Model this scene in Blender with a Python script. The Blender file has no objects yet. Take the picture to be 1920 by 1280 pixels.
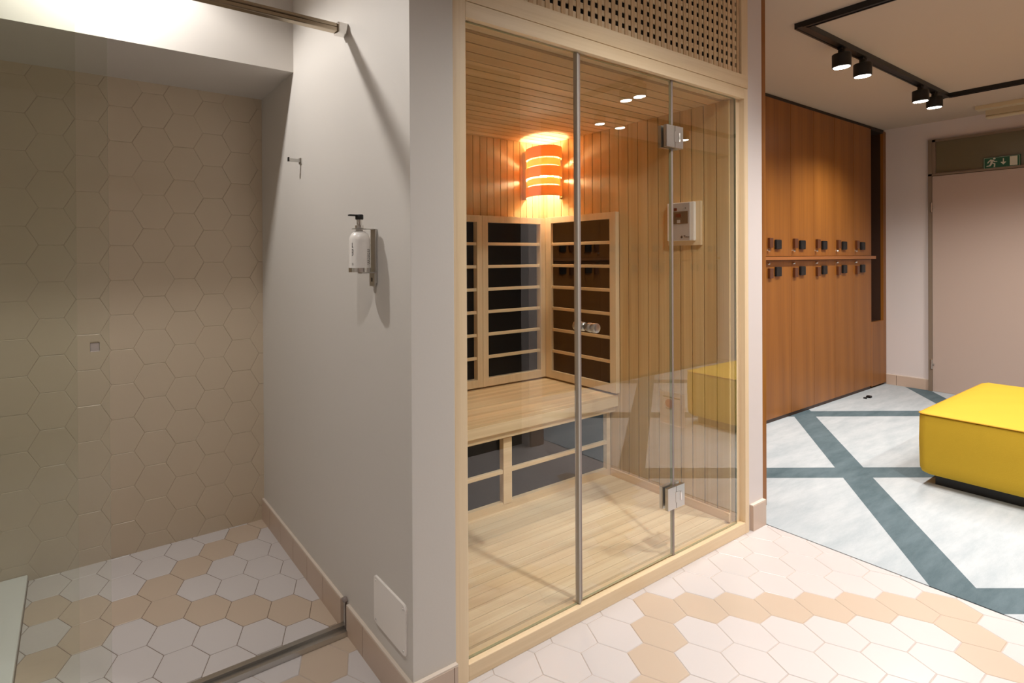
import bpy, bmesh, math, random
from mathutils import Vector, Matrix
R = random.Random(7)
C = bpy.context.scene.collection
PI = math.pi

# ---------------------------------------------------------------- helpers
def lin(c):
    c = c/255.0
    return c/12.92 if c <= .04045 else ((c+.055)/1.055)**2.4
def col(r, g, b): return (lin(r), lin(g), lin(b), 1.0)

def new_mat(name):
    m = bpy.data.materials.new(name); m.use_nodes = True
    nt = m.node_tree; b = nt.nodes['Principled BSDF']
    return m, nt, b
def plain(name, c, rough=.5, metal=0.0, spec=.5, emit=None, es=0, bump=0, bscale=200, var=0):
    m, nt, b = new_mat(name)
    b.inputs['Base Color'].default_value = c
    b.inputs['Roughness'].default_value = rough
    b.inputs['Metallic'].default_value = metal
    b.inputs['Specular IOR Level'].default_value = spec
    if emit:
        b.inputs['Emission Color'].default_value = emit; b.inputs['Emission Strength'].default_value = es
    if bump or var:
        tc = nt.nodes.new('ShaderNodeTexCoord'); n = nt.nodes.new('ShaderNodeTexNoise')
        n.inputs['Scale'].default_value = bscale; n.inputs['Detail'].default_value = 4
        nt.links.new(tc.outputs['Object'], n.inputs['Vector'])
        if bump:
            bp = nt.nodes.new('ShaderNodeBump'); bp.inputs['Strength'].default_value = bump; bp.inputs['Distance'].default_value = .002
            nt.links.new(n.outputs['Fac'], bp.inputs['Height']); nt.links.new(bp.outputs['Normal'], b.inputs['Normal'])
        if var:
            n2 = nt.nodes.new('ShaderNodeTexNoise'); n2.inputs['Scale'].default_value = 3.0; n2.inputs['Detail'].default_value = 3
            nt.links.new(tc.outputs['Object'], n2.inputs['Vector'])
            mr = nt.nodes.new('ShaderNodeMapRange'); mr.inputs['To Min'].default_value = 1-var; mr.inputs['To Max'].default_value = 1+var
            nt.links.new(n2.outputs['Fac'], mr.inputs['Value'])
            vm = nt.nodes.new('ShaderNodeVectorMath'); vm.operation = 'SCALE'; vm.inputs[0].default_value = c[:3]
            nt.links.new(mr.outputs['Result'], vm.inputs['Scale']); nt.links.new(vm.outputs['Vector'], b.inputs['Base Color'])
    return m
def math_node(nt, op, a, b=None, c=None):
    n = nt.nodes.new('ShaderNodeMath'); n.operation = op
    for i, v in enumerate((a, b, c)):
        if v is None: continue
        if isinstance(v, (int, float)): n.inputs[i].default_value = v
        else: nt.links.new(v, n.inputs[i])
    return n.outputs[0]
def wood(name, ca, cb, grain=2, pax=0, pitch=.055, off=0.0, rough=.45, gs=14, var=.10, spec=.4, bump=.15, figure=.5):
    """procedural board: fibres along one axis, each board (pitch along pax) its own tone"""
    m, nt, b = new_mat(name); L = nt.links.new
    tc = nt.nodes.new('ShaderNodeTexCoord'); sp = nt.nodes.new('ShaderNodeSeparateXYZ'); L(tc.outputs['Object'], sp.inputs[0])
    fl = math_node(nt, 'FLOOR', math_node(nt, 'DIVIDE', math_node(nt, 'SUBTRACT', sp.outputs[pax], off), pitch))
    wn = nt.nodes.new('ShaderNodeTexWhiteNoise'); wn.noise_dimensions = '1D'; L(fl, wn.inputs['W'])
    mp = nt.nodes.new('ShaderNodeMapping'); L(tc.outputs['Object'], mp.inputs['Vector'])
    s = [gs]*3; s[grain] = gs*.045; mp.inputs['Scale'].default_value = s
    cb3 = nt.nodes.new('ShaderNodeCombineXYZ'); k = math_node(nt, 'MULTIPLY', wn.outputs['Value'], 37.0)
    for i in range(3): L(k, cb3.inputs[i])
    va = nt.nodes.new('ShaderNodeVectorMath'); va.operation = 'ADD'; L(mp.outputs['Vector'], va.inputs[0]); L(cb3.outputs[0], va.inputs[1])
    n1 = nt.nodes.new('ShaderNodeTexNoise'); n1.inputs['Scale'].default_value = 1.0; n1.inputs['Detail'].default_value = 3; n1.inputs['Distortion'].default_value = figure
    L(va.outputs[0], n1.inputs['Vector'])
    mp2 = nt.nodes.new('ShaderNodeMapping'); L(va.outputs[0], mp2.inputs['Vector']); s2 = [9]*3; s2[grain] = 2.5; mp2.inputs['Scale'].default_value = s2
    n2 = nt.nodes.new('ShaderNodeTexNoise'); n2.inputs['Scale'].default_value = 1.0; n2.inputs['Detail'].default_value = 2; L(mp2.outputs[0], n2.inputs['Vector'])
    f = math_node(nt, 'ADD', math_node(nt, 'MULTIPLY', n1.outputs['Fac'], .7), math_node(nt, 'MULTIPLY', n2.outputs['Fac'], .3))
    mr = nt.nodes.new('ShaderNodeMapRange'); mr.inputs['From Min'].default_value = .32; mr.inputs['From Max'].default_value = .68; L(f, mr.inputs['Value'])
    mx = nt.nodes.new('ShaderNodeMix'); mx.data_type = 'RGBA'; mx.inputs['A'].default_value = ca; mx.inputs['B'].default_value = cb; L(mr.outputs[0], mx.inputs['Factor'])
    br = nt.nodes.new('ShaderNodeMapRange'); br.inputs['To Min'].default_value = 1-var; br.inputs['To Max'].default_value = 1+var; L(wn.outputs['Value'], br.inputs['Value'])
    vs = nt.nodes.new('ShaderNodeVectorMath'); vs.operation = 'SCALE'; L(mx.outputs['Result'], vs.inputs[0]); L(br.outputs[0], vs.inputs['Scale'])
    L(vs.outputs['Vector'], b.inputs['Base Color'])
    b.inputs['Roughness'].default_value = rough; b.inputs['Specular IOR Level'].default_value = spec
    bp = nt.nodes.new('ShaderNodeBump'); bp.inputs['Strength'].default_value = bump; bp.inputs['Distance'].default_value = .001
    L(n2.outputs['Fac'], bp.inputs['Height']); L(bp.outputs['Normal'], b.inputs['Normal'])
    return m
def glass(name, tint, boost=1.0):
    m = bpy.data.materials.new(name); m.use_nodes = True; nt = m.node_tree
    for n in list(nt.nodes): nt.nodes.remove(n)
    out = nt.nodes.new('ShaderNodeOutputMaterial'); tr = nt.nodes.new('ShaderNodeBsdfTransparent'); tr.inputs[0].default_value = tint
    gl = nt.nodes.new('ShaderNodeBsdfGlossy'); gl.inputs['Roughness'].default_value = 0.0; gl.inputs['Color'].default_value = (1, 1, 1, 1)
    fr = nt.nodes.new('ShaderNodeFresnel'); fr.inputs['IOR'].default_value = 1.5
    ge = nt.nodes.new('ShaderNodeNewGeometry')
    fac = math_node(nt, 'MULTIPLY', math_node(nt, 'MULTIPLY', fr.outputs[0], boost), math_node(nt, 'SUBTRACT', 1.0, ge.outputs['Backfacing']))
    fac = math_node(nt, 'MINIMUM', fac, 1.0)
    mx = nt.nodes.new('ShaderNodeMixShader'); nt.links.new(fac, mx.inputs[0]); nt.links.new(tr.outputs[0], mx.inputs[1]); nt.links.new(gl.outputs[0], mx.inputs[2])
    nt.links.new(mx.outputs[0], out.inputs[0])
    return m

class MB:
    def __init__(s): s.v = []; s.f = []; s.mi = []; s.smooth = []
    def add(s, vs, fs, mi=0, sm=False):
        o = len(s.v); s.v += [tuple(v) for v in vs]
        for f in fs: s.f.append(tuple(i+o for i in f)); s.mi.append(mi); s.smooth.append(sm)
        return s
    def box(s, x0, x1, y0, y1, z0, z1, mi=0, bev=0):
        if x1 < x0: x0, x1 = x1, x0
        if y1 < y0: y0, y1 = y1, y0
        if z1 < z0: z0, z1 = z1, z0
        if bev <= 0:
            vs = [(x, y, z) for z in (z0, z1) for y in (y0, y1) for x in (x0, x1)]
            return s.add(vs, [(0, 2, 3, 1), (4, 5, 7, 6), (0, 1, 5, 4), (2, 6, 7, 3), (0, 4, 6, 2), (1, 3, 7, 5)], mi)
        bm = bmesh.new(); bmesh.ops.create_cube(bm, size=1)
        for v in bm.verts: v.co = Vector(((x0+x1)/2+v.co.x*(x1-x0), (y0+y1)/2+v.co.y*(y1-y0), (z0+z1)/2+v.co.z*(z1-z0)))
        bmesh.ops.bevel(bm, geom=list(bm.edges), offset=bev, segments=2, profile=.7, affect='EDGES')
        s.frombm(bm, mi); return s
    def frombm(s, bm, mi=0, sm=False):
        bm.verts.index_update(); s.add([v.co[:] for v in bm.verts], [[v.index for v in f.verts] for f in bm.faces], mi, sm); bm.free()
    def prism(s, pts, axis, a0, a1, mi=0):
        """polygon pts in the two remaining axes (in xyz order) extruded along axis"""
        def mk(p, a):
            q = list(p); q.insert(axis, a); return q
        n = len(pts); vs = [mk(p, a0) for p in pts]+[mk(p, a1) for p in pts]
        fs = [tuple(range(n)), tuple(range(2*n-1, n-1, -1))]+[(i, i+n, (i+1) % n+n, (i+1) % n) for i in range(n)]
        return s.add(vs, fs, mi)
    def lathe(s, c, axis, prof, n=24, mi=0, sm=True):
        """prof: list of (distance along axis, radius)"""
        a, b = [i for i in range(3) if i != axis]; vs = []; fs = []
        for d, r in prof:
            for k in range(n):
                p = [0, 0, 0]; p[axis] = c[axis]+d; p[a] = c[a]+r*math.cos(2*PI*k/n); p[b] = c[b]+r*math.sin(2*PI*k/n); vs.append(p)
        for j in range(len(prof)-1):
            for k in range(n): fs.append((j*n+k, j*n+(k+1) % n, (j+1)*n+(k+1) % n, (j+1)*n+k))
        s.add(vs, fs, mi, sm)
        s.add(vs[:n], [tuple(range(n))], mi); s.add(vs[-n:], [tuple(range(n-1, -1, -1))], mi)
        return s
    def loft(s, loops, mi=0, sm=True, cap=True):
        n = len(loops[0]); vs = [p for l in loops for p in l]; fs = []
        for j in range(len(loops)-1):
            for k in range(n): fs.append((j*n+k, j*n+(k+1) % n, (j+1)*n+(k+1) % n, (j+1)*n+k))
        if cap: fs += [tuple(range(n-1, -1, -1)), tuple((len(loops)-1)*n+k for k in range(n))]
        return s.add(vs, fs, mi, sm)
    def build(s, name, mats, parent=None, fix=True):
        me = bpy.data.meshes.new(name); me.from_pydata(s.v, [], s.f)
        if not isinstance(mats, (list, tuple)): mats = [mats]
        for m in mats: me.materials.append(m)
        me.polygons.foreach_set('material_index', s.mi); me.polygons.foreach_set('use_smooth', s.smooth)
        if fix:
            bm = bmesh.new(); bm.from_mesh(me); bmesh.ops.remove_doubles(bm, verts=bm.verts, dist=1e-6)
            bmesh.ops.recalc_face_normals(bm, faces=bm.faces); bm.to_mesh(me); bm.free()
        me.update()
        if any(s.smooth):
            try: me.set_sharp_from_angle(angle=math.radians(40))
            except Exception: pass
        o = bpy.data.objects.new(name, me); C.objects.link(o)
        if parent is not None:
            o.parent = parent
            if parent.parent is None: o.location = -Vector(parent.location)
        return o
def thing(name, label, cat, loc=(0, 0, 0), group=None):
    o = bpy.data.objects.new(name, None); C.objects.link(o); o.location = loc; o.empty_display_size = .1
    o['label'] = label; o['category'] = cat
    if group: o['group'] = group
    return o
def tag(o, label, cat, group=None):
    o['label'] = label; o['category'] = cat
    if group: o['group'] = group
    return o
def struct(name, mb, m):
    o = mb.build(name, m); o['kind'] = 'structure'; return o
def B(x0, x1, y0, y1, z0, z1, mi=0, bev=0): return MB().box(x0, x1, y0, y1, z0, z1, mi, bev)
def copy_tree(o, parent=None):
    c = o.copy(); C.objects.link(c); c.parent = parent
    for ch in list(o.children): copy_tree(ch, c)
    return c

# ---------------------------------------------------------------- materials
M = {}
M['paint'] = plain('wall_paint', col(210, 204, 197), .62, bump=.08, bscale=120)
M['paint_r'] = plain('wall_paint_room', col(220, 212, 210), .6, bump=.06, bscale=120)
M['ceil'] = plain('ceiling_paint', col(196, 182, 164), .75)
M['tile_w'] = plain('tile_cream', col(203, 196, 194), .30, spec=.5, var=.03)
M['tile_b'] = plain('tile_sand', col(194, 175, 156), .30, spec=.5, var=.03)
M['grout'] = plain('grout_passage', col(186, 172, 162), .9)
M['grout_s'] = plain('grout_shower', col(112, 94, 78), .9)
M['wtile'] = plain('wall_tile_beige', col(204, 187, 164), .34, spec=.5, var=.02)
M['wgrout'] = plain('wall_grout', col(216, 200, 178), .7)
M['base'] = plain('baseboard_tile', col(200, 178, 160), .35, var=.03)
M['base_top'] = plain('baseboard_joint', col(214, 200, 186), .6)
M['sw_v'] = wood('aspen_vertical_side', col(200, 164, 114), col(220, 190, 142), 2, 1, .055, rough=.52)
M['sw_vb'] = wood('aspen_vertical_back', col(200, 164, 114), col(220, 190, 142), 2, 0, .055, rough=.52)
M['sw_c'] = wood('aspen_ceiling', col(204, 170, 124), col(224, 194, 150), 0, 1, .06, rough=.6, spec=.3)
M['sw_f'] = wood('aspen_floor', col(224, 198, 160), col(246, 230, 200), 0, 1, .044, rough=.45, var=.09, gs=20)
M['sw_bench'] = wood('aspen_bench', col(214, 180, 136), col(240, 214, 174), 0, 1, .03, rough=.4, var=.08, gs=22)
M['sw_post'] = wood('aspen_frame_vertical', col(222, 196, 158), col(238, 216, 182), 2, 0, 3.0, rough=.45, var=.02, gs=16)
M['sw_rail'] = wood('aspen_frame_horizontal', col(222, 196, 156), col(240, 218, 184), 0, 2, 3.0, rough=.45, var=.02, gs=16)
M['sw_sl'] = wood('aspen_slats', col(212, 178, 136), col(230, 200, 160), 2, 0, .0393, rough=.5, var=.05)
M['sw_yl'] = wood('aspen_along_depth', col(216, 180, 134), col(232, 202, 160), 1, 0, 3.0, rough=.45, var=.02)
M['lk'] = wood('locker_veneer', col(122, 73, 27), col(154, 98, 38), 2, 0, .418, rough=.42, var=.08, gs=8, bump=.05, figure=.8, spec=.25)
M['lk_h'] = wood('locker_veneer_horizontal', col(130, 78, 34), col(164, 102, 50), 0, 2, 3.0, rough=.38, var=.02)
M['lk_dark'] = plain('locker_inside', col(34, 22, 14), .6)
M['lk_edge'] = plain('locker_handle_wood', col(86, 44, 18), .4)
M['heater'] = plain('heater_glass_black', col(17, 16, 15), .3, spec=.12)
M['black'] = plain('black_metal', col(20, 19, 18), .45)
M['blackp'] = plain('black_plastic', col(17, 18, 20), .45, spec=.3)
M['steel'] = plain('brushed_steel', col(196, 194, 190), .28, metal=1.0)
M['chrome'] = plain('chrome', col(225, 222, 218), .07, metal=1.0)
M['bronze'] = plain('satin_profile', col(186, 172, 152), .2, metal=1.0)
M['seal'] = plain('grey_seal', col(138, 124, 118), .35)
M['seal2'] = plain('clear_seal', col(176, 170, 160), .3)
M['white'] = plain('white_plastic', col(238, 232, 226), .35)
M['tray'] = plain('white_acrylic', col(226, 228, 228), .3)
M['bottle'] = plain('bottle_white', col(234, 228, 222), .22)
M['ink'] = plain('label_print', col(96, 90, 88), .6)
M['ink_dark'] = plain('label_print_dark', col(40, 36, 36), .6)
M['door'] = plain('door_laminate', col(186, 168, 157), .5)
M['dframe'] = plain('door_frame_paint', col(132, 116, 100), .5)
M['transom'] = plain('transom_frosted', col(108, 100, 76), .3)
M['yellow'] = plain('yellow_velvet', col(198, 163, 42), .75, spec=.3, bump=.35, bscale=260, var=.05)
M['yellow'].node_tree.nodes['Principled BSDF'].inputs['Sheen Weight'].default_value = .35
M['yellow'].node_tree.nodes['Principled BSDF'].inputs['Sheen Tint'].default_value = col(255, 225, 90)
M['yseam'] = plain('yellow_piping', col(176, 132, 6), .8)
M['green'] = plain('sign_green', col(18, 84, 58), .4)
M['signw'] = plain('sign_white', col(205, 205, 190), .4)
M['panel_grey'] = plain('control_face_grey', col(176, 168, 164), .35)
M['panel_dark'] = plain('control_display_window', col(96, 78, 62), .25)
M['pink'] = plain('pink_print', col(196, 84, 110), .5)
M['dark_wall'] = plain('dark_cladding', col(52, 44, 38), .5)
M['niche'] = plain('plinth_brown_niche_shade', col(58, 33, 17), .55)  # plinth wood tone; on the niche lining it stands for shade
M['red'] = plain('display_red', col(96, 26, 22), .3)
M['lens'] = plain('lamp_lens', col(255, 250, 240), .4, emit=(1, .93, .84, 1), es=30)
M['tube'] = plain('unlit_tube', col(206, 192, 160), .4)
M['sauna_lens'] = plain('sconce_bulb', col(255, 220, 170), .4, emit=(1, .85, .62, 1), es=60)
M['glass'] = glass('cabin_glass', (.97, .978, .962, 1), 1.5)
M['glass_s'] = glass('shower_glass', (.955, .966, .940, 1), 1.85)
M['gedge'] = plain('glass_edge', col(150, 150, 118), .15)
M['gedge_s'] = plain('glass_edge_green', col(214, 218, 196), .2)

def band_mat(name, c, tr):
    m = bpy.data.materials.new(name); m.use_nodes = True; nt = m.node_tree; b = nt.nodes['Principled BSDF']
    b.inputs['Base Color'].default_value = c; b.inputs['Roughness'].default_value = .6
    t = nt.nodes.new('ShaderNodeBsdfTranslucent'); t.inputs[0].default_value = c
    mx = nt.nodes.new('ShaderNodeMixShader'); mx.inputs[0].default_value = tr
    nt.links.new(b.outputs[0], mx.inputs[1]); nt.links.new(t.outputs[0], mx.inputs[2]); nt.links.new(mx.outputs[0], nt.nodes['Material Output'].inputs[0])
    return m
M['veneer'] = band_mat('veneer_orange', col(242, 184, 112), .28)
M['veneer2'] = band_mat('veneer_pale', col(250, 206, 140), .5)

# carpet: teal bands laid as a rhombic lattice on pale felt
m, nt, b = new_mat('carpet_banded'); L = nt.links.new
tc = nt.nodes.new('ShaderNodeTexCoord'); sp = nt.nodes.new('ShaderNodeSeparateXYZ'); L(tc.outputs['Object'], sp.inputs[0])
def band(sign, c0, pitch, half):
    c = math_node(nt, 'ADD', math_node(nt, 'MULTIPLY', sp.outputs[1], .866), math_node(nt, 'MULTIPLY', sp.outputs[0], .5*sign))
    t = math_node(nt, 'SUBTRACT', c, c0-pitch/2)
    md = math_node(nt, 'FLOORED_MODULO', t, pitch)
    return math_node(nt, 'LESS_THAN', math_node(nt, 'ABSOLUTE', math_node(nt, 'SUBTRACT', md, pitch/2)), half)
bands = math_node(nt, 'MAXIMUM', band(-1, -.945, 1.125, .074), band(1, 3.045, 1.135, .072))
n1 = nt.nodes.new('ShaderNodeTexNoise'); n1.inputs['Scale'].default_value = 2.2; n1.inputs['Detail'].default_value = 5; n1.inputs['Roughness'].default_value = .7
mp = nt.nodes.new('ShaderNodeMapping'); mp.inputs['Rotation'].default_value = (0, 0, .5); mp.inputs['Scale'].default_value = (1, 5, 1); L(tc.outputs['Object'], mp.inputs[0]); L(mp.outputs[0], n1.inputs['Vector'])
nf = nt.nodes.new('ShaderNodeTexNoise'); nf.inputs['Scale'].default_value = 350; nf.inputs['Detail'].default_value = 2; L(tc.outputs['Object'], nf.inputs['Vector'])
def ramp2(c0, c1, fac):
    x = nt.nodes.new('ShaderNodeMix'); x.data_type = 'RGBA'; x.inputs['A'].default_value = c0; x.inputs['B'].default_value = c1; L(fac, x.inputs['Factor']); return x.outputs['Result']
fac = nt.nodes.new('ShaderNodeMapRange'); fac.inputs['From Min'].default_value = .3; fac.inputs['From Max'].default_value = .7
L(math_node(nt, 'ADD', math_node(nt, 'MULTIPLY', n1.outputs['Fac'], .8), math_node(nt, 'MULTIPLY', nf.outputs['Fac'], .2)), fac.inputs['Value'])
pale = ramp2(col(158, 168, 174), col(190, 196, 199), fac.outputs[0]); teal = ramp2(col(70, 88, 94), col(104, 120, 127), fac.outputs[0])
x = nt.nodes.new('ShaderNodeMix'); x.data_type = 'RGBA'; L(bands, x.inputs['Factor']); L(pale, x.inputs['A']); L(teal, x.inputs['B']); L(x.outputs['Result'], b.inputs['Base Color'])
b.inputs['Roughness'].default_value = .9; b.inputs['Specular IOR Level'].default_value = .2
bp = nt.nodes.new('ShaderNodeBump'); bp.inputs['Strength'].default_value = .3; bp.inputs['Distance'].default_value = .002; L(nf.outputs['Fac'], bp.inputs['Height']); L(bp.outputs[0], b.inputs['Normal'])
M['carpet'] = m

# ---------------------------------------------------------------- key dimensions (metres)
WU = .81          # face of the wall with the soap dispenser
FV = 1.195        # front of the sauna cabin
ZC = 2.53         # ceiling
UX = 7.04         # exit wall
UL, VB = -1.35, -1.35

# ---------------------------------------------------------------- floor: hexagonal tiles as real relief
HS = .0868; PU = .1302; PV = .15
def hexes(mb, cens, plane, top, dep, tilt=.0, bevel=.0020, gap=.0009):
    for (a, b_, mi) in cens:
        ta, tb = R.uniform(-tilt, tilt), R.uniform(-tilt, tilt)
        lo = []; hi = []
        for k in range(6):
            an = PI/3*k
            for r_, l_, t_ in ((HS-gap, lo, dep), (HS-gap-bevel, hi, 0)):
                x = r_*math.cos(an); y = r_*math.sin(an)
                h = top-t_ if plane == 'z' else top+t_
                h += ta*x+tb*y if t_ == 0 else 0
                l_.append((a+x, b_+y, h) if plane == 'z' else (a+x, h, b_+y))
        vs = lo+hi; fs = [tuple(range(6, 12))]+[(k, (k+1) % 6, (k+1) % 6+6, k+6) for k in range(6)]
        mb.add(vs, fs, mi)
def clip_obj(o, cuts):
    bm = bmesh.new(); bm.from_mesh(o.data)
    for co, no in cuts:
        bmesh.ops.bisect_plane(bm, geom=list(bm.verts)+list(bm.edges)+list(bm.faces), plane_co=co, plane_no=no, clear_outer=True)
    bm.to_mesh(o.data); bm.free()

sh_beige = {(3, 3), (2, 3), (1, 2), (0, 2), (-1, 1), (-1, 0), (0, 0), (1, -1), (2, -1), (3, -2), (3, -3), (-2, 1), (-3, 1), (-4, 2), (-3, 0), (-4, 0)}
ha_beige = {(-10, 4), (-11, 3), (-9, 4), (0, 1), (1, 0), (2, 0), (3, -1), (4, -1), (5, -2), (6, -2), (5, -3), (4, -3), (-1, 1), (-2, 1), (-3, 0), (-4, 0)}
def lattice(o, i0, i1, j0, j1, beige, clipf):
    out = []
    for i in range(i0, i1):
        for j in range(j0, j1):
            a = o[0]+i*PU; b_ = o[1]+j*PV+(i % 2)*PV/2
            if clipf(a, b_): out.append((a, b_, 1 if (i, j) in beige else 0))
    return out
def floor_piece(name, cens, x0, x1, y0, y1):
    mb = MB(); hexes(mb, cens, 'z', 0.0, .0016, tilt=.002)
    o = mb.build(name, [M['tile_w'], M['tile_b'], M['grout']])
    clip_obj(o, [((x0, 0, 0), (-1, 0, 0)), ((x1, 0, 0), (1, 0, 0)), ((0, y0, 0), (0, -1, 0)), ((0, y1, 0), (0, 1, 0))])
    return o
sh = floor_piece('floor', lattice((.419, 1.920), -16, 5, -5, 6, sh_beige, lambda a, b_: True), -.165, WU, 1.57, 2.452)
ha = floor_piece('floor', lattice((1.983, .878), -27, 9, -16, 7, ha_beige, lambda a, b_: True), UL, 2.866, VB, 1.57)
struct('floor', B(UL, UX, VB, 1.57, -.08, -.0014), M['grout']); struct('floor', B(UL, UX, 1.57, 2.6, -.08, -.0014), M['grout_s'])
for o in (ha, sh): o['kind'] = 'structure'

# shower wall
wc = []
for i in range(-14, 6):
    for j in range(-8, 14):
        wc.append((.311+i*PU, .894+j*PV+(i % 2)*PV/2, 0))
mb = MB(); hexes(mb, wc, 'y', 2.452, .0016, tilt=.006, bevel=.0022, gap=.0003)
o = mb.build('wall_shower', [M['wtile']]); o['kind'] = 'structure'
clip_obj(o, [((UL, 0, 0), (-1, 0, 0)), ((WU, 0, 0), (1, 0, 0)), ((0, 0, .0), (0, 0, -1)), ((0, 0, 2.066), (0, 0, 1))])
struct('wall_back', B(UL, UX, 2.4545, 2.62, 0, 2.8), M['wgrout'])
# bulkhead above the shower niche
struct('wall_bulkhead', B(UL, WU, 2.03, 2.4545, 2.066, ZC), M['paint'])
# ceiling
struct('ceiling', B(UL-.1, UX+.1, VB-.1, 2.7, ZC, ZC+.1), M['ceil'])
# walls
struct('wall_left', B(UL-.1, UL, VB, 2.6, 0, ZC), M['paint'])
struct('wall_side', B(WU, .963, 1.173, 2.4545, 0, ZC, bev=.002), M['paint'])
struct('wall_post', B(2.726, 2.87, 1.202, 2.4545, 0, ZC, bev=.002), M['paint_r'])
struct('wall_right', B(UX, UX+.1, VB, 2.6, 0, ZC), M['paint_r'])
struct('wall_front', B(UL-.1, UX, VB-.1, VB, 0, ZC), M['paint_r'])
struct('wall_pier', B(2.675, 2.80, VB, -.052, 0, ZC), M['paint_r'])
struct('wall_opposite', B(1.5, 2.675, VB, -.12, 0, ZC), M['dark_wall'])

# baseboards, tile by tile
def baseboard(name, axis, fixed, t, a0, a1, step, h=.098, first=None):
    mb = MB(); a = a0; k = 0
    while a < a1-.002:
        b_ = min(a1, (first if (k == 0 and first) else a+step))
        if axis == 'v': mb.box(fixed, fixed+t, a+.0014, b_-.0014, 0, h); mb.box(fixed+.001 if t > 0 else fixed-.001, fixed+t, a, b_, h, h+.005, 1)
        else: mb.box(a+.0014, b_-.0014, fixed, fixed+t, 0, h); mb.box(a, b_, fixed+.001 if t > 0 else fixed-.001, fixed+t, h, h+.005, 1)
        a = b_; k += 1
    return struct(name, mb, [M['base'], M['base_top']])
baseboard('baseboard_side', 'v', WU-.012, .012, 1.594, 2.452, .149)
baseboard('baseboard_side', 'v', WU-.012, .012, 1.16, 1.553, .149, first=1.44)
baseboard('baseboard_front', 'u', 1.161, .012, WU-.012, .962, .149)
baseboard('baseboard_post', 'u', 1.187, .015, 2.742, 2.868, .2, h=.115)
baseboard('baseboard_exit', 'v', UX-.012, .012, 1.595, 1.888, .22, h=.1)
baseboard('baseboard_pier', 'u', -.052, .014, 2.675, 2.80, .2, h=.115)

# carpet
tag(B(2.868, UX, -.866, 1.896, -.001, .003).build('carpet', M['carpet']), 'pale grey carpet with diagonal teal bands on the changing room floor', 'carpet')

# ---------------------------------------------------------------- sauna cabin
cab = thing('infrared_sauna_cabin', 'pale wooden sauna cabin with a glass front and lattice vent above', 'sauna', (1.85, 1.2, 0))
FT = .06
gv0, gv1 = 1.212, 1.220
# frame
B(.98, 1.030, FV, FV+FT, 0, ZC, bev=.002).build('frame_post', M['sw_post'], cab)
B(2.690, 2.7225, FV, FV+FT, 0, 2.054, bev=.002).build('frame_post', M['sw_post'], cab)
B(1.030, 2.690, FV, FV+FT, 2.006, 2.054, bev=.002).build('frame_header', M['sw_rail'], cab)
B(1.030, 2.690, FV, FV+FT, 0, .051, bev=.003).build('frame_sill', M['sw_rail'], cab)
B(2.650, 2.690, FV+.022, FV+FT, .051, 2.006).build('frame_jamb', M['sw_post'], cab)
# vent lattice above
gr = B(1.030, 2.7225, FV-.001, FV+.025, 2.056, 2.115, bev=.002).build('vent_grille', M['sw_rail'], cab)
gr['label'] = 'wooden lattice vent panel above the glass'
B(2.667, 2.7225, FV, FV+.025, 2.115, ZC).build('grille_stile', M['sw_post'], gr)
B(1.030, 2.667, FV, FV+.025, 2.475, ZC).build('grille_rail', M['sw_rail'], gr)
mb = MB(); x = 2.634+.0105
while x > 1.03:
    mb.box(x-.0005, x+.0195, FV+.008, FV+.011, 2.115, 2.475); x -= .0393
mb.build('lattice_slats', M['sw_sl'], gr)
mb = MB(); z = 2.154-.0275
mb.box(1.03, 2.667, FV+.011, FV+.015, 2.108, 2.1445)
z = 2.1645
while z < 2.47:
    mb.box(1.03, 2.645, FV+.011, FV+.015, z, z+.0195); z += .0395
mb.build('lattice_crossbars', M['sw_rail'], gr)
B(1.03, 2.667, FV+.10, FV+.11, 2.06, ZC).build('vent_shade_sheet', M['black'], gr)  # black sheet stands in for the unlit void behind the lattice
mb = MB()
mb.box(2.645, 2.667, FV+.012, FV+.022, 2.115, 2.475)
mb.build('grille_filler', M['sw_post'], gr)

# interior lining
def boards(axis_p, a0, a1, pitch, mk, gap=.0035):
    mb = MB(); a = a0
    while a < a1-.005:
        mk(mb, a+gap/2, min(a+pitch-gap/2, a1)); a += pitch
    return mb
IS, IB, IZ = 2.62, 2.30, 2.0
mb = boards(1, 1.2255, 2.30, .055, lambda m_, a, b_: m_.box(IS, IS+.012, a, b_, .05, IZ, bev=.0015)); mb.box(IS+.006, IS+.02, 1.25, 2.32, 0, 2.03)
mb.build('side_lining', M['sw_v'], cab)
mb = boards(0, 1.05, 2.62, .0546, lambda m_, a, b_: m_.box(a, b_, IB, IB+.012, .05, IZ, bev=.0015)); mb.box(1.0, 2.64, IB+.006, IB+.02, 0, 2.03)
mb.build('back_lining', M['sw_vb'], cab)
mb = boards(1, 1.255, 2.30, .055, lambda m_, a, b_: m_.box(1.05, 1.038, a, b_, .05, IZ)); mb.box(1.02, 1.044, 1.25, 2.32, 0, 2.03)
mb.build('side_lining', M['sw_v'], cab)
mb = boards(1, 1.2, 2.30, .06, lambda m_, a, b_: m_.box(1.04, 2.63, max(a, 1.255), b_, IZ, IZ+.012, bev=.0012), gap=.006); mb.box(1.03, 2.64, 1.255, 2.32, IZ+.006, IZ+.03)
mb.build('cabin_ceiling', M['sw_c'], cab)
mb = boards(1, 1.24, 1.86, .044, lambda m_, a, b_: m_.box(1.04, 2.63, a, b_, .045, .06), gap=.0012); mb.box(1.03, 2.64, 1.24, 2.31, .02, .056)
mb.build('cabin_floor', M['sw_f'], cab)
B(IS-.012, IS, 1.226, 1.826, .06, .10, bev=.002).build('skirting', M['sw_yl'], cab)
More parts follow.
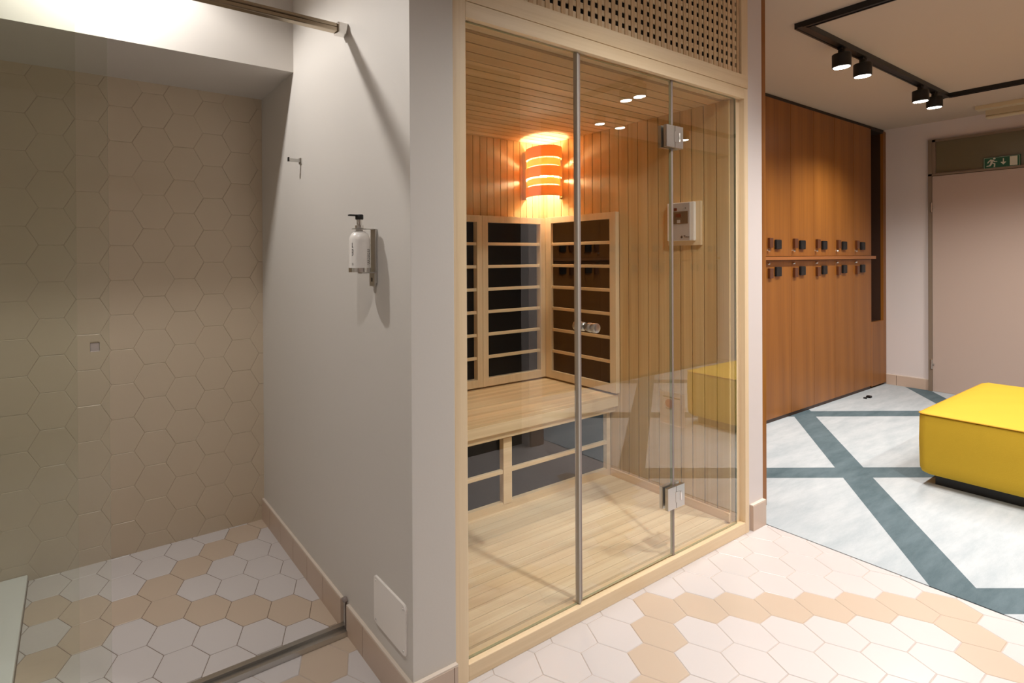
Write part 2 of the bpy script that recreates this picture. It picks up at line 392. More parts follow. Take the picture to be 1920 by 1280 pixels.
# bench
bt = boards(1, 1.785, 2.30, .0575, lambda m_, a, b_: m_.box(1.05, IS-.001, a, b_, .490, .520, bev=.0015), gap=.0008)
bench = bt.build('bench', M['sw_bench'], cab)
mb = MB(); mb.box(1.05, IS-.001, 1.783, 1.825, .456, .505, bev=.002)
mb.build('bench_edge', M['sw_rail'], bench)
mb = MB(); mb.box(1.05, IS-.001, 1.80, 1.84, .424, .456); mb.box(1.05, IS, 1.84, 2.29, .47, .49)
mb.build('bench_support', M['sw_rail'], bench)

# heaters
def heater_back(u0, u1, v, z0, z1, ou0, ou1, oz0, oz1, slats):
    f = MB()
    f.box(u0, ou0, v-.022, v+.01, z0, z1, bev=.0015); f.box(ou1, u1, v-.022, v+.01, z0, z1, bev=.0015)
    f.box(ou0, ou1, v-.022, v+.01, oz1, z1, bev=.0015); f.box(ou0, ou1, v-.022, v+.01, z0, oz0, bev=.0015)
    h = f.build('heater_panel', M['sw_post'], cab)
    B(ou0-.01, ou1+.01, v+.012, v+.02, oz0-.01, oz1+.01).build('heater_glass', M['heater'], h)
    for z in slats:
        B(ou0-.008, ou1+.008, v-.014, v, z-.018, z, bev=.002).build('heater_slat', M['sw_rail'], h)
    return h
def heater_side(u, v0, v1, z0, z1, ov0, ov1, oz0, oz1, slats):
    f = MB()
    f.box(u-.01, u+.022, v0, ov0, z0, z1, bev=.0015); f.box(u-.01, u+.022, ov1, v1, z0, z1, bev=.0015)
    f.box(u-.01, u+.022, ov0, ov1, oz1, z1, bev=.0015); f.box(u-.01, u+.022, ov0, ov1, z0, oz0, bev=.0015)
    h = f.build('heater_panel', M['sw_post'], cab)
    B(u+.008, u+.014, ov0-.01, ov1+.01, oz0-.01, oz1+.01).build('heater_glass', M['heater'], h)
    for z in slats:
        B(u-.004, u+.008, ov0-.008, ov1+.008, z-.018, z, bev=.002).build('heater_slat', M['sw_yl'], h)
    return h
SL = [1.372, 1.239, 1.106, .974, .842, .709]
heater_back(2.062, 2.583, 2.275, .532, 1.527, 2.104, 2.540, .578, 1.489, SL)
heater_back(1.540, 2.060, 2.275, .532, 1.527, 1.582, 2.020, .578, 1.489, SL)
heater_back(1.060, 1.538, 2.275, .532, 1.527, 1.10, 1.50, .578, 1.489, SL)
heater_side(2.593, 1.771, 2.252, .532, 1.531, 1.808, 2.208, .578, 1.493, SL)
# under bench heater
uh = MB(); v = 1.83
uh.box(1.05, 2.615, v, v+.03, .408, .425); uh.box(1.05, 2.615, v, v+.03, .055, .098, bev=.001)
uh.box(2.584, 2.615, v, v+.03, .098, .408); uh.box(1.797, 1.853, v-.004, v+.03, .09, .408, bev=.002); uh.box(1.05, 1.10, v, v+.03, .098, .408)
h = uh.build('bench_heater', M['sw_rail'], cab)
B(1.06, 1.797, v+.022, v+.028, .09, .41).build('heater_glass', M['heater'], h)
B(1.853, 2.60, v+.022, v+.028, .09, .41).build('heater_glass', M['heater'], h)
B(1.10, 1.797, v, v+.016, .237, .256, bev=.002).build('heater_slat', M['sw_rail'], h)
B(1.853, 2.590, v, v+.016, .237, .256, bev=.002).build('heater_slat', M['sw_rail'], h)

# glass front
def pane(name, x0, x1, y0, y1, z0, z1, gm, em, parent, edges=(1, 1)):
    mb = MB()
    # two big faces in glass, narrow edges in tinted edge colour
    vs = [(x, y, z) for z in (z0, z1) for y in (y0, y1) for x in (x0, x1)]
    mb.add(vs, [(0, 1, 5, 4), (2, 6, 7, 3)], 0); mb.add(vs, [(0, 2, 3, 1), (4, 5, 7, 6), (0, 4, 6, 2), (1, 3, 7, 5)], 1)
    return mb.build(name, [gm, em], parent)
p = pane('glass_panel', 1.030, 1.550, gv0, gv1, .053, 2.004, M['glass'], M['gedge'], cab)
d = pane('glass_door', 1.566, 2.132, gv0, gv1, .058, 2.000, M['glass'], M['gedge'], cab); d['label'] = 'hinged glass door with a steel knob'
p2 = pane('glass_panel', 2.146, 2.650, gv0, gv1, .053, 2.004, M['glass'], M['gedge'], cab)
B(1.548, 1.556, gv0-.006, gv1+.003, .052, 2.005, bev=.002).build('door_seal', M['seal2'], p)
B(1.557, 1.568, gv0-.003, gv1+.004, .056, 2.003, bev=.002).build('door_seal', M['seal'], d)
B(2.133, 2.1445, gv0-.001, gv1+.002, .053, 2.004, bev=.002).build('glass_seal', M['seal'], p2)
kb = MB()
kb.lathe((1.603, gv0, 1.030), 1, [(0, .012), (-.004, .0155), (-.016, .017), (-.019, .0155), (-.022, .0155), (-.026, .017), (-.038, .0175), (-.042, .0160), (-.043, .012)], 28)
kb.lathe((1.603, gv1, 1.030), 1, [(0, .012), (.004, .0155), (.016, .017), (.019, .0155), (.022, .0155), (.026, .017), (.038, .0175), (.042, .0160), (.043, .012)], 28)
kb.build('door_knob', M['steel'], d)
for zz in (1.77, .298):
    mb = MB()
    for yy0, yy1 in ((gv0-.014, gv0-.001), (gv1+.001, gv1+.014)):
        mb.box(2.078, 2.1355, yy0, yy1, zz-.045, zz+.045, bev=.0015)
        mb.box(2.1385, 2.196, yy0, yy1, zz-.045, zz+.045, bev=.0015)
        mb.box(2.130, 2.1605, yy0-.001, yy1-.001, zz-.022, zz+.022, bev=.0015)
        mb.box(2.164, 2.172, yy0-.0015, yy1-.001, zz-.018, zz+.018, 1)
    hg = mb.build('hinge', [M['steel'], M['chrome']], d)

# sconce in the corner of the cabin
sc = thing('corner_sconce', 'glowing corner wall lamp with three curved orange veneer bands', 'lamp', (2.53, 2.22, 1.64))
ca, cb_ = 2.505, 2.195
def arc_band(mb, ra, rb, z0, z1, t=.002, n=40, mi=0, tilt=0):
    for k in range(n):
        pts = []
        for kk in (k, k+1):
            a = math.radians(161)+math.radians(218)*kk/n
            for q_ in (0, t):
                xa, yb = (ra-q_)*math.cos(a), (rb-q_)*math.sin(a)
                pts.append((ca+.7071*xa+.7071*yb, cb_-.7071*xa+.7071*yb))
        (o0, i0, o1, i1) = pts
        vs = [(*o0, z0), (*o1, z0), (*i1, z0), (*i0, z0), (*o0, z1), (*o1, z1), (*i1, z1), (*i0, z1)]
        mb.add(vs, [(0, 1, 5, 4), (2, 3, 7, 6), (4, 5, 6, 7), (0, 3, 2, 1)], mi, True)
    return mb
for z0, z1 in ((1.874, 1.940), (1.760, 1.822), (1.646, 1.706)):
    arc_band(MB(), .105, .148, z0, z1).build('veneer_band', M['veneer'], sc)
for z0, z1 in ((1.828, 1.868), (1.714, 1.752)):
    arc_band(MB(), .095, .138, z0, z1).build('inner_band', M['veneer2'], sc)
B(2.436, 2.446, 2.270, 2.298, 1.638, 1.935, bev=.001).build('side_board', M['sw_post'], sc)
B(2.592, 2.618, 2.150, 2.158, 1.638, 1.935, bev=.001).build('side_board', M['sw_post'], sc)
mb = MB(); mb.lathe((2.52, 2.21, 1.75), 2, [(0, .008), (.008, .018), (.05, .022), (.075, .016), (.085, .006)], 20)
mb.build('light_bulb', M['sauna_lens'], sc)

# control panel on the side lining
cp = thing('control_panel', 'white and grey sauna control unit on a wooden backing board', 'control panel', (2.60, 1.42, 1.44))
B(2.604, 2.620, 1.342, 1.497, 1.336, 1.548, bev=.002).build('backing_board', M['sw_post'], cp)
B(2.585, 2.604, 1.362, 1.490, 1.358, 1.546, bev=.005).build('housing', M['white'], cp)
B(2.582, 2.586, 1.381, 1.473, 1.360, 1.542, bev=.001).build('face_plate', M['panel_grey'], cp)
w = B(2.580, 2.583, 1.388, 1.456, 1.442, 1.502).build('display_window', M['panel_dark'], cp)
B(2.578, 2.5805, 1.420, 1.444, 1.474, 1.491).build('digit_display', M['red'], w)
mb = MB(); mb.box(2.578, 2.5805, 1.424, 1.438, 1.446, 1.461); mb.build('button', M['panel_grey'], w)
B(2.580, 2.5825, 1.440, 1.454, 1.506, 1.520).build('power_light', M['red'], cp)
B(2.580, 2.5825, 1.398, 1.401, 1.514, 1.519).build('indicator_mark', M['ink_dark'], cp)
mb = MB(); mb.prism([(1.424, 1.377), (1.418, 1.384), (1.412, 1.377), (1.418, 1.370)], 0, 2.5805, 2.5825)
for a, b_, c_, e in ((1.408, 1.400, 1.382, 1.384), (1.405, 1.403, 1.374, 1.382), (1.400, 1.397, 1.374, 1.379), (1.395, 1.391, 1.374, 1.379), (1.389, 1.386, 1.374, 1.378), (1.384, 1.382, 1.374, 1.379)):
    mb.box(2.5805, 2.5825, a, b_, c_, e)
mb.build('brand_emblem', M['ink_dark'], cp)
mb = MB(); mb.lathe((2.62, 2.062, 1.862), 0, [(0, .02), (-.012, .02), (-.02, .017), (-.022, .01)], 24)
tag(mb.build('sensor_cap', M['sw_post']), 'small round wooden temperature sensor cap beside the corner lamp', 'sensor')

# ---------------------------------------------------------------- shower
st = thing('shower_screen', 'clear sliding glass shower screen with overhead rail and floor track', 'shower screen', (.0, 1.57, 0))
g1 = pane('glass_panel', UL+.02, .007, 1.592, 1.600, .014, 2.035, M['glass_s'], M['gedge_s'], st)
g2 = pane('sliding_panel', -.95, .083, 1.566, 1.574, .014, 2.035, M['glass_s'], M['gedge_s'], st)
B(.036, .059, 1.545, 1.566, 1.037, 1.061, bev=.002).build('knob', M['chrome'], g2)
mb = MB(); mb.box(UL, .772, 1.538, 1.562, 2.041, 2.054, bev=.003); mb.box(UL, .772, 1.538, 1.562, 2.056, 2.068, bev=.003); mb.box(UL, .772, 1.541, 1.559, 2.046, 2.062)
mb.build('top_rail', M['bronze'], st)
mb = MB(); mb.box(.772, WU, 1.533, 1.567, 2.036, 2.072, bev=.004)
mb.build('wall_bracket', M['chrome'], st)
mb = MB(); mb.box(UL, WU, 1.545, 1.552, 0, .018, bev=.001); mb.box(UL, WU, 1.552, 1.578, 0, .008); mb.box(UL, WU, 1.578, 1.596, 0, .016, bev=.001)
mb.build('floor_track', M['steel'], st)
mb = MB(); mb.box(.802, WU, 1.569, 1.572, 0, .10); mb.lathe((.803, 1.570, .104), 2, [(0, .009), (.006, .011), (.012, .008), (.015, .003)], 14)
mb.build('wall_bumper', M['seal'], st)
mb = MB(); mb.box(UL+.002, -.168, 1.61, 2.450, 0, .028, bev=.006); mb.box(UL+.05, -.22, 1.66, 2.40, .0285, .029)
tag(mb.build('shower_tray', M['tray']), 'smooth white shower tray edge at the tiled wall', 'shower tray')

# coat hook
hk = thing('wall_hook', 'small square steel hook on the shower side wall', 'hook', (WU, 1.955, 1.68))
B(WU-.005, WU, 1.944, 1.966, 1.668, 1.692, bev=.001).build('wall_plate', M['steel'], hk)
B(WU-.052, WU-.004, 1.950, 1.960, 1.675, 1.688, bev=.001).build('peg', M['steel'], hk)
B(WU-.056, WU-.052, 1.949, 1.961, 1.675, 1.692, bev=.001).build('end_cap', M['black'], hk)

# access plate
ap = thing('access_plate', 'white square service cover screwed low on the side wall', 'cover plate', (WU, 1.29, .155))
def rloop(x, ins):
    y0_, y1_, z0_, z1_, r_ = 1.200+ins, 1.377-ins, .154+ins, .301-ins, .014
    return [(x, cy_+r_*math.cos(a0+PI/2*k/6), cz_+r_*math.sin(a0+PI/2*k/6)) for cy_, cz_, a0 in ((y1_-r_, z1_-r_, 0), (y0_+r_, z1_-r_, PI/2), (y0_+r_, z0_+r_, PI), (y1_-r_, z0_+r_, 1.5*PI)) for k in range(7)]
MB().loft([rloop(WU, 0), rloop(WU-.004, 0), rloop(WU-.006, .002)], sm=False).build('plate', M['white'], ap)
for yy in (1.212, 1.364):
    for zz in (.168, .287):
        mb = MB(); mb.lathe((WU-.006, yy, zz), 0, [(0, .0028), (-.0012, .0022)], 12); mb.build('screw', M['steel'], ap)

# soap dispenser
bx, by = WU-.055, 1.365
sd = thing('soap_bottle', 'white pump soap bottle with black pump standing in the steel wall holder', 'bottle', (bx, by, 1.25))
mb = MB(); mb.lathe((bx, by, 1.247), 2, [(0, .030), (.002, .0325), (.088, .0325), (.098, .031), (.108, .026), (.115, .018), (.118, .011), (.122, .010)], 40)
mb.build('bottle_body', M['bottle'], sd)
mb = MB(); mb.lathe((bx, by, 1.369), 2, [(0, .012), (.003, .013), (.012, .013), (.014, .008), (.030, .008)], 24)
mb.build('neck_collar', M['chrome'], sd)
mb = MB(); mb.lathe((bx, by, 1.399), 2, [(0, .011), (.002, .0125), (.013, .0125), (.015, .011)], 24)
mb.box(bx-.036, bx-.005, by-.006, by+.006, 1.409, 1.4135, bev=.001)
mb.build('pump_head', M['black'], sd)
mb = MB()
def onb(a, z0, w_, h_):   # printed strip on the bottle skin
    r = .0329; a0 = math.radians(a); n = 4; da = w_/r/n; vs = []; fs = []
    for k in range(n+1):
        an = a0+k*da
        vs += [(bx+r*math.cos(an), by+r*math.sin(an), z0), (bx+r*math.cos(an), by+r*math.sin(an), z0+h_)]
    for k in range(n): fs.append((2*k, 2*k+2, 2*k+3, 2*k+1))
    mb.add(vs, fs)
onb(197, 1.314, .0022, .014); onb(197, 1.314, .005, .002)
for i, w_ in enumerate((.006, .007, .006, .007, .004)): onb(196, 1.307-i*.0045, w_, .0022)
mb.build('front_print', M['ink'], sd)
mb = MB()
for i, w_ in enumerate((.006, .007)): onb(196, 1.266-i*.004, w_, .0012)
mb.build('foot_print', M['ink'], sd)
mb = MB()
for k in range(9): onb(288, 1.262+k*.0055, .005 if k % 3 else .003, .003)
for k in range(9): onb(302, 1.265+k*.0050, .004 if k % 2 else .005, .003)
mb.build('back_print', M['ink'], sd)
hd = thing('dispenser_holder', 'steel wall bracket holding the white soap bottle', 'bracket', (WU, by, 1.2))
B(WU-.008, WU-.001, by-.015, by+.015, 1.205, 1.372, bev=.003).build('back_plate', M['steel'], hd)
mb = MB(); mb.lathe((bx, by, 1.240), 2, [(0, .034), (.013, .034)], 40, sm=True); mb.build('ring_cup', M['chrome'], hd)
B(bx+.0, WU-.006, by-.012, by+.012, 1.2355, 1.240).build('lower_arm', M['steel'], hd)
cpl = B(WU-.012, WU-.007, by-.016, by+.016, 1.195, 1.236, bev=.002).build('clamp_plate', M['steel'], hd)
B(WU-.0135, WU-.0118, by-.002, by+.002, 1.210, 1.222, bev=.0005).build('key_hole', M['black'], hd)
mb = MB(); mb.box(bx+.012, WU-.007, by-.012, by+.012, 1.3695, 1.3715)
for k in range(28):
    a0, a1 = 2*PI*k/28, 2*PI*(k+1)/28
    p_ = [(bx+r*math.cos(a), by+r*math.sin(a)) for a in (a0, a1) for r in (.0135, .0235)]
    mb.add([(*p_[0], 1.3695), (*p_[1], 1.3695), (*p_[3], 1.3695), (*p_[2], 1.3695), (*p_[0], 1.3715), (*p_[1], 1.3715), (*p_[3], 1.3715), (*p_[2], 1.3715)], [(0, 1, 2, 3), (7, 6, 5, 4), (1, 5, 6, 2), (0, 3, 7, 4)])
mb.build('neck_collar_arm', M['steel'], hd)

# ---------------------------------------------------------------- lockers
def make_locker(w, label, group):
    t = thing('locker_unit', label, 'locker', (0, 0, 0), group)
    body = MB(); body.box(.001, w-.001, .022, .41, .03, 2.505); body.build('carcass', M['lk_dark'], t)
    B(.001, w-.001, .010, .44, 0, .03).build('plinth', M['niche'], t)
    for nm, z0, z1, hz, pz, lz in (('upper_door', 1.280, 2.495, 1.345, 1.322, 1.335), ('lower_door', .032, 1.246, 1.112, 1.224, 1.124)):
        dr = B(.0018, w-.0018, 0, .021, z0, z1, bev=.0012).build(nm, M['lk'], t)
        B(.032, .088, -.016, 0, hz, hz+.076, bev=.002).build('handle', M['lk_edge'], dr)
        lk = MB(); lk.box(.138, .226, -.016, 0, lz, lz+.074, bev=.008)
        lk = lk.build('lock', M['blackp'], dr)
        pn = MB(); pn.lathe((.028, 0, pz), 1, [(0, .010), (-.010, .010), (-.016, .007), (-.018, .002)], 16); pn.build('pin', M['chrome'], dr)
    return t
PW = .418
vis = ['locker column nearest the cabin, at the left end of the row',
       'second locker column from the left of the brown row',
       'middle locker column of the five in the brown row',
       'fourth locker column from the left of the brown row',
       'locker column beside the tall dark niche, right end of the row']
L0 = make_locker(PW, vis[0], 'lockers in the brown row')
L0.location = (6.653-5*PW, 1.888, 0)
for i in range(1, 5):
    c = copy_tree(L0); c.location = (6.653-(5-i)*PW, 1.888, 0); c['label'] = vis[i]
lg = B(2.93, 6.668, 1.858, 1.889, 1.250, 1.277, bev=.002).build('locker_ledge', M['lk_h'])
tag(lg, 'long brown wooden ledge between the upper and lower locker doors', 'ledge')
struct('wall_panelling', B(2.872, 6.652-5*PW, 1.888, 2.3, 0, ZC), M['lk'])
struct('trim_1', B(2.98, 7.04, 1.905, 1.93, 2.505, ZC), M['lk_dark'])
# wood partition beside the post
tag(B(2.872, 2.922, 1.208, 1.886, .070, ZC-.001, bev=.001).build('partition_panel', M['lk']), 'tall brown wooden panel fixed along the side of the white post', 'panel')
# niche unit
nu = thing('niche_unit', 'tall brown shelf unit with a dark open niche beside the exit wall', 'cabinet', (6.85, 1.9, 0))
mb = MB(); z0, z1 = .022, 2.505
mb.box(6.654, 6.968, 1.888, 1.91, z0, .640, bev=.001); mb.build('lower_front', M['lk'], nu)
mb = MB(); mb.box(6.966, 7.038, 1.888, 1.909, z0, z1, bev=.001); mb.build('end_stile', M['lk'], nu)
mb = MB(); mb.box(6.654, 6.966, 2.30, 2.32, .0, z1); mb.box(6.966, 6.974, 1.910, 2.3, 0, z1); mb.box(6.6545, 6.660, 1.91, 2.3, 0, z1); mb.box(6.655, 6.966, 1.911, 2.3, .62, .638); mb.build('niche_lining', M['niche'], nu)  # lining wood darkened to carry the shade of the unlit niche
B(6.654, 6.966, 1.888, 2.3, 2.485, z1).build('niche_top', M['lk_dark'], nu)
B(6.654, 7.038, 1.92, 2.3, 0, .022).build('plinth', M['lk_dark'], nu)

# opposite lockers, seen only mirrored in the cabin glass
OW = .368
Lp = make_locker(OW, 'locker in the facing row, seen only as a reflection in the cabin glass', 'facing lockers mirrored in the glass')
Lp.rotation_euler = (0, 0, PI); Lp.location = (3.45+OW, -.87, 0)
for i in range(1, 9):
    c = copy_tree(Lp); c.location = (3.45+OW*(i+1), -.87, 0)
struct('wall_panelling', B(2.80, 3.449, -1.3, -.88, 0, ZC), M['lk'])
B_ = B(3.45, 3.45+9*OW, -.871, -.84, 1.250, 1.277); tag(B_.build('locker_ledge', M['lk_h']), 'ledge of the facing locker row, mirrored in the cabin glass', 'ledge')
struct('trim_2', B(2.80, UX, -1.3, -.88, 2.505, ZC), M['lk_dark'])

# ---------------------------------------------------------------- ottoman
def rr(x0, x1, y0, y1, r, z, n=8, bulge=None):
    pts = []
    for cx, cy, a0 in ((x1-r, y1-r, 0), (x0+r, y1-r, PI/2), (x0+r, y0+r, PI), (x1-r, y0+r, 1.5*PI)):
        for k in range(n+1):
            a = a0+PI/2*k/n; pts.append((cx+r*math.cos(a), cy+r*math.sin(a), z))
    return pts
ox0, ox1, oy0, oy1 = 4.095, 5.43, .20, .972
ot = thing('ottoman', 'large rectangular yellow velvet ottoman on the grey and teal carpet', 'ottoman', ((ox0+ox1)/2, (oy0+oy1)/2, 0))
def lp(ins, z, r=.035): return rr(ox0+ins, ox1-ins, oy0+ins, oy1-ins, max(r-ins*.3, .01), z)
MB().loft([lp(.045, .066), lp(.022, .068), lp(.008, .078), lp(.001, .10), lp(0, .14), lp(-.002, .25), lp(0, .38), lp(.002, .393), lp(.008, .398)]).build('cushion_body', M['yellow'], ot)
# soft top with a gentle uneven crown
bm = bmesh.new(); nx, ny = 46, 28; grid = []
for i in range(nx+1):
    row = []
    for j in range(ny+1):
        s_, t_ = i/nx*2-1, j/ny*2-1
        e = min(1-abs(s_)**9, 1-abs(t_)**7); e = max(e, 0)
        x_ = (ox0+ox1)/2+s_*(ox1-ox0)/2; y_ = (oy0+oy1)/2+t_*(oy1-oy0)/2
        # round the four corners in plan
        cx_ = max(abs(x_-(ox0+ox1)/2)-((ox1-ox0)/2-.04), 0); cy_ = max(abs(y_-(oy0+oy1)/2)-((oy1-oy0)/2-.04), 0)
        d_ = math.hypot(cx_, cy_)
        if d_ > .04:
            x_ -= math.copysign(cx_*(1-.04/d_), s_); y_ -= math.copysign(cy_*(1-.04/d_), t_)
        z_ = .402+.018*math.sqrt(e)+.010*(1-s_*s_)*(1-t_*t_)+.0025*math.sin(x_*17+y_*5)*math.sin(y_*19+1)*e
        row.append(bm.verts.new((x_, y_, z_)))
    grid.append(row)
for i in range(nx):
    for j in range(ny): bm.faces.new((grid[i][j], grid[i+1][j], grid[i+1][j+1], grid[i][j+1]))
mb = MB(); mb.frombm(bm, sm=True); mb.build('cushion_top', M['yellow'], ot)
MB().loft([lp(.003, .397), lp(-.0025, .3985), lp(-.0035, .4005), lp(-.0025, .4025), lp(.003, .404)]).build('piping', M['yseam'], ot)
B(ox0+.08, ox1-.08, oy0+.05, oy1-.05, .003, .068).build('base', M['black'], ot)

# small black clip on the carpet
cl = MB(); cl.box(6.19, 6.235, 1.765, 1.795, .003, .022, bev=.006); cl.box(6.15, 6.19, 1.788, 1.797, .003, .010, bev=.002); cl.box(6.135, 6.152, 1.775, 1.797, .003, .014, bev=.002)
tag(cl.build('door_stop', M['blackp']), 'tiny black plastic piece lying on the carpet near the lockers', 'plastic piece')

nc = thing('notice_card', 'small white notice with a pink disc, seen only mirrored in the glass door', 'notice', (3.955, .18, .003))
B(3.953, 3.957, .085, .270, .004, .250).build('card', M['white'], nc)
mb = MB(); mb.lathe((3.953, .160, .160), 0, [(0, .034), (-.0008, .034)], 28); mb.build('pink_disc', M['pink'], nc)
mb = MB(); mb.box(3.9522, 3.953, .11, .235, .205, .212); mb.build('text_line', M['ink'], nc)
mb = MB(); mb.box(3.9522, 3.953, .13, .19, .118, .124); mb.build('text_line', M['ink'], nc)
B(3.93, 3.99, .09, .265, .003, .006).build('foot', M['white'], nc)

# ---------------------------------------------------------------- exit door, transom, sign
D0, D1 = .62, 1.566
dr = B(UX-.022, UX+.01, D0, D1, .004, 2.020, bev=.002).build('door_1', M['door']); dr['kind'] = 'structure'
mb = MB(); mb.box(UX-.03, UX+.01, D1+.001, D1+.026, 0, 2.362); mb.box(UX-.03, UX+.01, D0-.026, D0-.001, 0, 2.362); mb.box(UX-.03, UX+.01, D0-.026, D1+.026, 2.024, 2.042)
mb.build('door_frame', M['dframe'], dr)
for zz in (.257, 1.73):
    mb = MB(); mb.lathe((UX-.034, D1+.004, zz-.045), 2, [(0, .004), (.002, .007), (.088, .007), (.09, .004)], 14); mb.box(UX-.030, UX-.026, D1-.012, D1, zz-.006, zz+.006)
    mb.build('door_hinge', M['steel'], dr)
mb = MB(); mb.lathe((UX-.022, D0+.07, 1.03), 0, [(0, .024), (-.006, .024), (-.008, .01), (-.05, .01)], 18); mb.box(UX-.07, UX-.055, D0+.06, D0+.19, 1.021, 1.039, bev=.004)
mb.build('door_handle', M['steel'], dr)
wn_ = B(UX-.008, UX+.01, D0, D1, 2.042, 2.362).build('window_1', M['transom']); wn_['kind'] = 'structure'
mb = MB(); a, b_, c_, e = D0, D1, 2.042, 2.362; t = .022
mb.box(UX-.026, UX-.004, b_-t, b_, c_, e); mb.box(UX-.026, UX-.004, a, a+t, c_, e); mb.box(UX-.026, UX-.004, a, b_, e-t, e); mb.box(UX-.018, UX-.004, a, b_, c_, c_+.008)
mb.build('window_frame', M['dframe'], wn_)
sg = thing('exit_sign', 'green emergency exit sign with running man and down arrow', 'sign', (UX-.02, 1.15, 2.036))
sx = UX-.02; s0, s1, q0, q1 = 1.254, 1.048, 2.038, 2.137
B(sx-.004, sx+.011, s1, s0, q0, q1).build('sign_plate', M['green'], sg)
mb = MB(); X0, X1 = sx-.0055, sx-.0041
for (a, b_, c_, e) in ((s0-.004, s1+.004, q1-.0055, q1-.004), (s0-.004, s1+.004, q0+.004, q0+.0055), (s0-.004, s0-.0055, q0+.004, q1-.004), (s1+.004, s1+.0055, q0+.004, q1-.004)): mb.box(X0, X1, a, b_, c_, e)
mb.build('sign_border', M['signw'], sg)
mb = MB()
def py(px, pz): return (s0-px*(s0-s1), q0+pz*(q1-q0))     # 0..1 across (left to right seen from the room), 0..1 up
def poly(pts): mb.prism([py(*p_) for p_ in pts], 0, X0, X1)
def dot(px, pz, r, n=14):
    c0 = py(px, pz); mb.prism([(c0[0]+r*math.cos(2*PI*k/n), c0[1]+r*math.sin(2*PI*k/n)) for k in range(n)], 0, X0, X1)
dot(.305, .86, .0072)
poly([(.215, .78), (.28, .76), (.255, .42), (.19, .44)])
poly([(.12, .60), (.15, .56), (.24, .78), (.205, .82)]); poly([(.12, .60), (.11, .50), (.135, .48), (.15, .56)])
poly([(.27, .76), (.33, .62), (.385, .62), (.385, .56), (.31, .55), (.255, .64)])
poly([(.20, .46), (.25, .44), (.20, .22), (.09, .20), (.09, .27), (.16, .29)])
poly([(.24, .47), (.30, .36), (.285, .12), (.325, .12), (.335, .42), (.26, .52)])
mb.build('running_figure', M['signw'], sg)
mb = MB(); poly([(.535, .80), (.565, .80), (.565, .46), (.535, .46)]); poly([(.47, .50), (.55, .50), (.63, .50), (.55, .26)]); mb.build('down_arrow', M['signw'], sg)
mb = MB(); poly([(.72, .90), (.92, .90), (.92, .12), (.72, .12)]); mb.build('door_symbol', M['signw'], sg)

# unlit fluorescent fitting on the ceiling in front of the exit
fl_ = thing('fluorescent_fitting', 'unlit cream fluorescent light fitting on the ceiling before the exit', 'light fitting', (6.75, .7, 2.45))
B(6.60, 6.70, .25, 1.225, 2.498, ZC, bev=.004).build('mounting_plate', M['tube'], fl_)
B(6.78, 6.86, .22, 1.20, 2.470, 2.519, bev=.004).build('housing', M['tube'], fl_)
for k, uu in enumerate((6.80, 6.845)):
    mb = MB(); mb.lathe((uu, .22, 2.458), 1, [(0, .013), (.98, .013)], 18); mb.build('tube', M['tube'], fl_)

# ---------------------------------------------------------------- track lights
tr = thing('ceiling_track', 'black rectangular lighting track on the changing room ceiling', 'lighting track', (4.65, .45, 2.49))
T0, T1, S0, S1 = 3.405, 5.90, -.325, 1.242; hw = .022
for (a, b_, c_, e) in ((T0-hw, T1+hw, S1-hw, S1+hw), (T0-hw, T1+hw, S0-hw, S0+hw), (T0-hw, T0+hw, S0+hw, S1-hw), (T1-hw, T1+hw, S0+hw, S1-hw)):
    mb = MB(); mb.box(a, b_, c_, e, 2.503, ZC)
    if b_-a > .1: mb.box(a, b_, c_, c_+.009, 2.499, 2.504); mb.box(a, b_, e-.009, e, 2.499, 2.504)
    else: mb.box(a, a+.009, c_, e, 2.499, 2.504); mb.box(b_-.009, b_, c_, e, 2.499, 2.504)
    mb.build('track_bar', M['black'], tr)
def make_spot():
    t = thing('track_spotlight', '', 'spotlight', (0, 0, 0), 'black spotlights on the ceiling track')
    mb = MB(); mb.box(-.030, .030, -.010, .010, .100, .114); mb.lathe((0, 0, .076), 2, [(0, .016), (.026, .016)], 16); mb.build('track_adapter', M['black'], t)
    mb = MB(); mb.lathe((0, 0, 0), 2, [(.004, .036), (0, .041), (0, .043), (.076, .043), (.079, .040)], 32); mb.build('spot_housing', M['black'], t)
    mb = MB(); mb.lathe((0, 0, -.0006), 2, [(0, .037), (-.0012, .036)], 32); mb.build('lens', M['lens'], t)
    return t
S = make_spot(); S.location = (3.93, S1, 2.387); S['label'] = 'nearest and leftmost of the four black ceiling spotlights'
spots = [(3.93, S1)]
for x_, y_, lb in ((4.245, S1, 'second black ceiling spotlight from the left, close beside the nearest'), (5.31, S1, 'third black ceiling spotlight, left one of the far pair'), (5.62, S1, 'farthest black ceiling spotlight, next to the track corner'),
                   (T0, .175, 'spotlight mirrored high in the glass door, left of the upper pair'), (T0, .275, 'spotlight mirrored high in the glass door, right of the upper pair'),
                   (3.81, S0, 'spotlight mirrored in the cabin glass, left of the middle pair'), (4.08, S0, 'spotlight mirrored in the cabin glass, right of the middle pair'),
                   (4.78, S0, 'spotlight mirrored in the cabin glass left of the hinge'), (5.05, S0, 'spotlight mirrored in the cabin glass right of the hinge'),
                   (T1, .32, 'added unseen spotlight over the ottoman on the exit side of the track, nearer the lockers'), (T1, .02, 'added unseen spotlight on the exit side of the track, farther from the lockers')):  # last pair: unseen spots added to brighten the exit wall
    c = copy_tree(S); c.location = (x_, y_, 2.387); c['label'] = lb; spots.append((x_, y_))

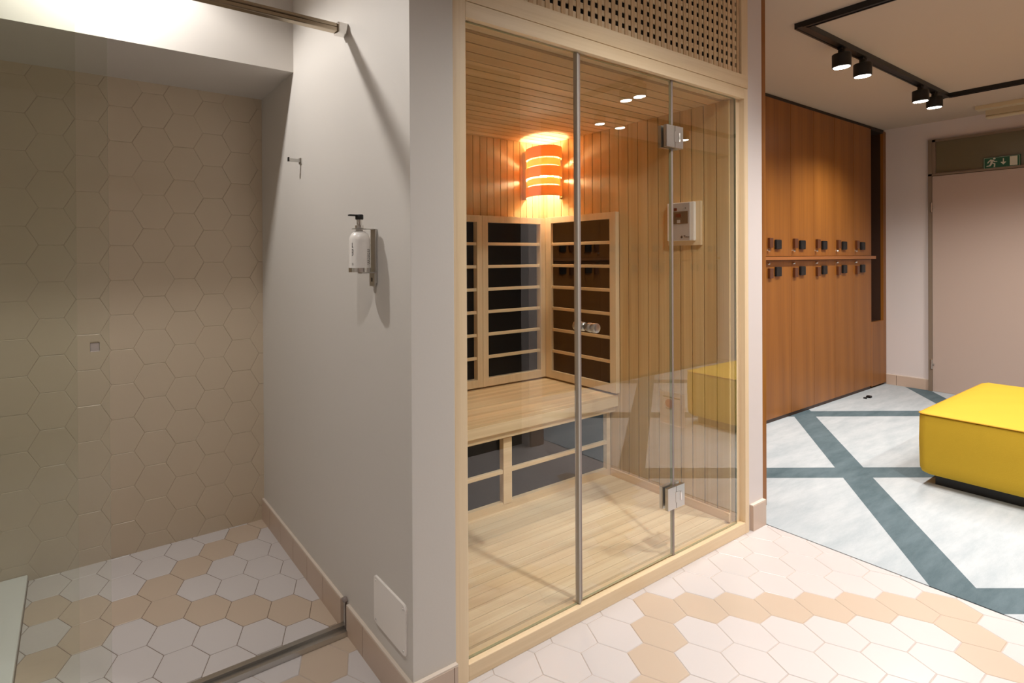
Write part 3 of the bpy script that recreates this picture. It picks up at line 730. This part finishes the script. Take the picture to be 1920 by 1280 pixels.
# ---------------------------------------------------------------- lights
def spot(name, loc, w, ang, blend, r, c, aim=None):
    d_ = bpy.data.lights.new(name, 'SPOT'); d_.energy = w; d_.spot_size = math.radians(ang); d_.spot_blend = blend; d_.shadow_soft_size = r; d_.color = c
    o_ = bpy.data.objects.new(name, d_); C.objects.link(o_); o_.location = loc
    if aim: o_.rotation_euler = (Vector(aim)-Vector(loc)).to_track_quat('-Z', 'Y').to_euler()
    return o_
def point(name, loc, w, r, c):
    d_ = bpy.data.lights.new(name, 'POINT'); d_.energy = w; d_.shadow_soft_size = r; d_.color = c
    o_ = bpy.data.objects.new(name, d_); C.objects.link(o_); o_.location = loc; return o_
WARM = (1, .95, .90)
for x_, y_ in spots:
    spot('track_beam', (x_, y_, 2.380), 54 if abs(x_-T0) < .01 else (28 if y_ == S0 else 46), 142, .75, .03, WARM)
# recessed downlights: one over the shower, three along the passage
DL = ((.06, 1.855, 48, 'recessed ceiling downlight above the shower floor'), (.10, .62, 36, 'recessed ceiling downlight above the passage by the shower'),
      (1.75, .43, 112, 'recessed ceiling downlight before the sauna glass'), (2.40, .43, 50, 'recessed ceiling downlight at the changing room end of the passage'))
for x_, y_, w_, lb in DL:
    cone = (152, .4) if y_ > 1 else (140, 1.0)
    t = thing('recessed_downlight', lb, 'downlight', (x_, y_, 2.5), 'recessed ceiling downlights')
    mb = MB(); mb.lathe((x_, y_, 2.514), 2, [(0, .046), (.002, .05), (.006, .05)], 28); mb.build('trim_ring', M['white'], t)
    mb = MB(); mb.lathe((x_, y_, 2.5125), 2, [(0, .034), (.001, .034)], 24); mb.build('lens', M['lens'], t)
    spot('downlight_beam', (x_, y_, 2.508), w_, cone[0], cone[1], .038, (1, .975, .945))
# sconce bulb
point('sconce_glow', (2.52, 2.21, 1.785), 27, .028, (1, .86, .66))

w = bpy.data.worlds.new('World'); bpy.context.scene.world = w; w.use_nodes = True
w.node_tree.nodes['Background'].inputs[0].default_value = (.02, .02, .02, 1)

# ---------------------------------------------------------------- camera
cam = bpy.data.cameras.new('camera'); co = bpy.data.objects.new('camera', cam); C.objects.link(co)
f, yaw, pit, rol, cx, cy = 963.0405657, 1.0543731722, -.0035915513, -.0061547468, 685.0, 488.482
F = Vector((math.cos(yaw)*math.cos(pit), math.sin(yaw)*math.cos(pit), math.sin(pit)))
r0 = Vector((math.sin(yaw), -math.cos(yaw), 0)); up0 = r0.cross(F)
r2 = math.cos(rol)*r0+math.sin(rol)*up0; u2 = -math.sin(rol)*r0+math.cos(rol)*up0
mt = Matrix((r2, u2, -F)).transposed().to_4x4(); mt.translation = Vector((0, 0, 1.28)); co.matrix_world = mt
cam.sensor_fit = 'HORIZONTAL'; cam.sensor_width = 36; cam.lens = f/1920*36
cam.shift_x = (960-cx)/1920; cam.shift_y = (cy-640)/1920; cam.clip_start = .02
sc_ = bpy.context.scene; sc_.camera = co
sc_.view_settings.view_transform = 'Standard'; sc_.view_settings.look = 'None'; sc_.view_settings.gamma = 1
sc_.view_settings.exposure = 0.45; sc_.view_settings.use_curve_mapping = False
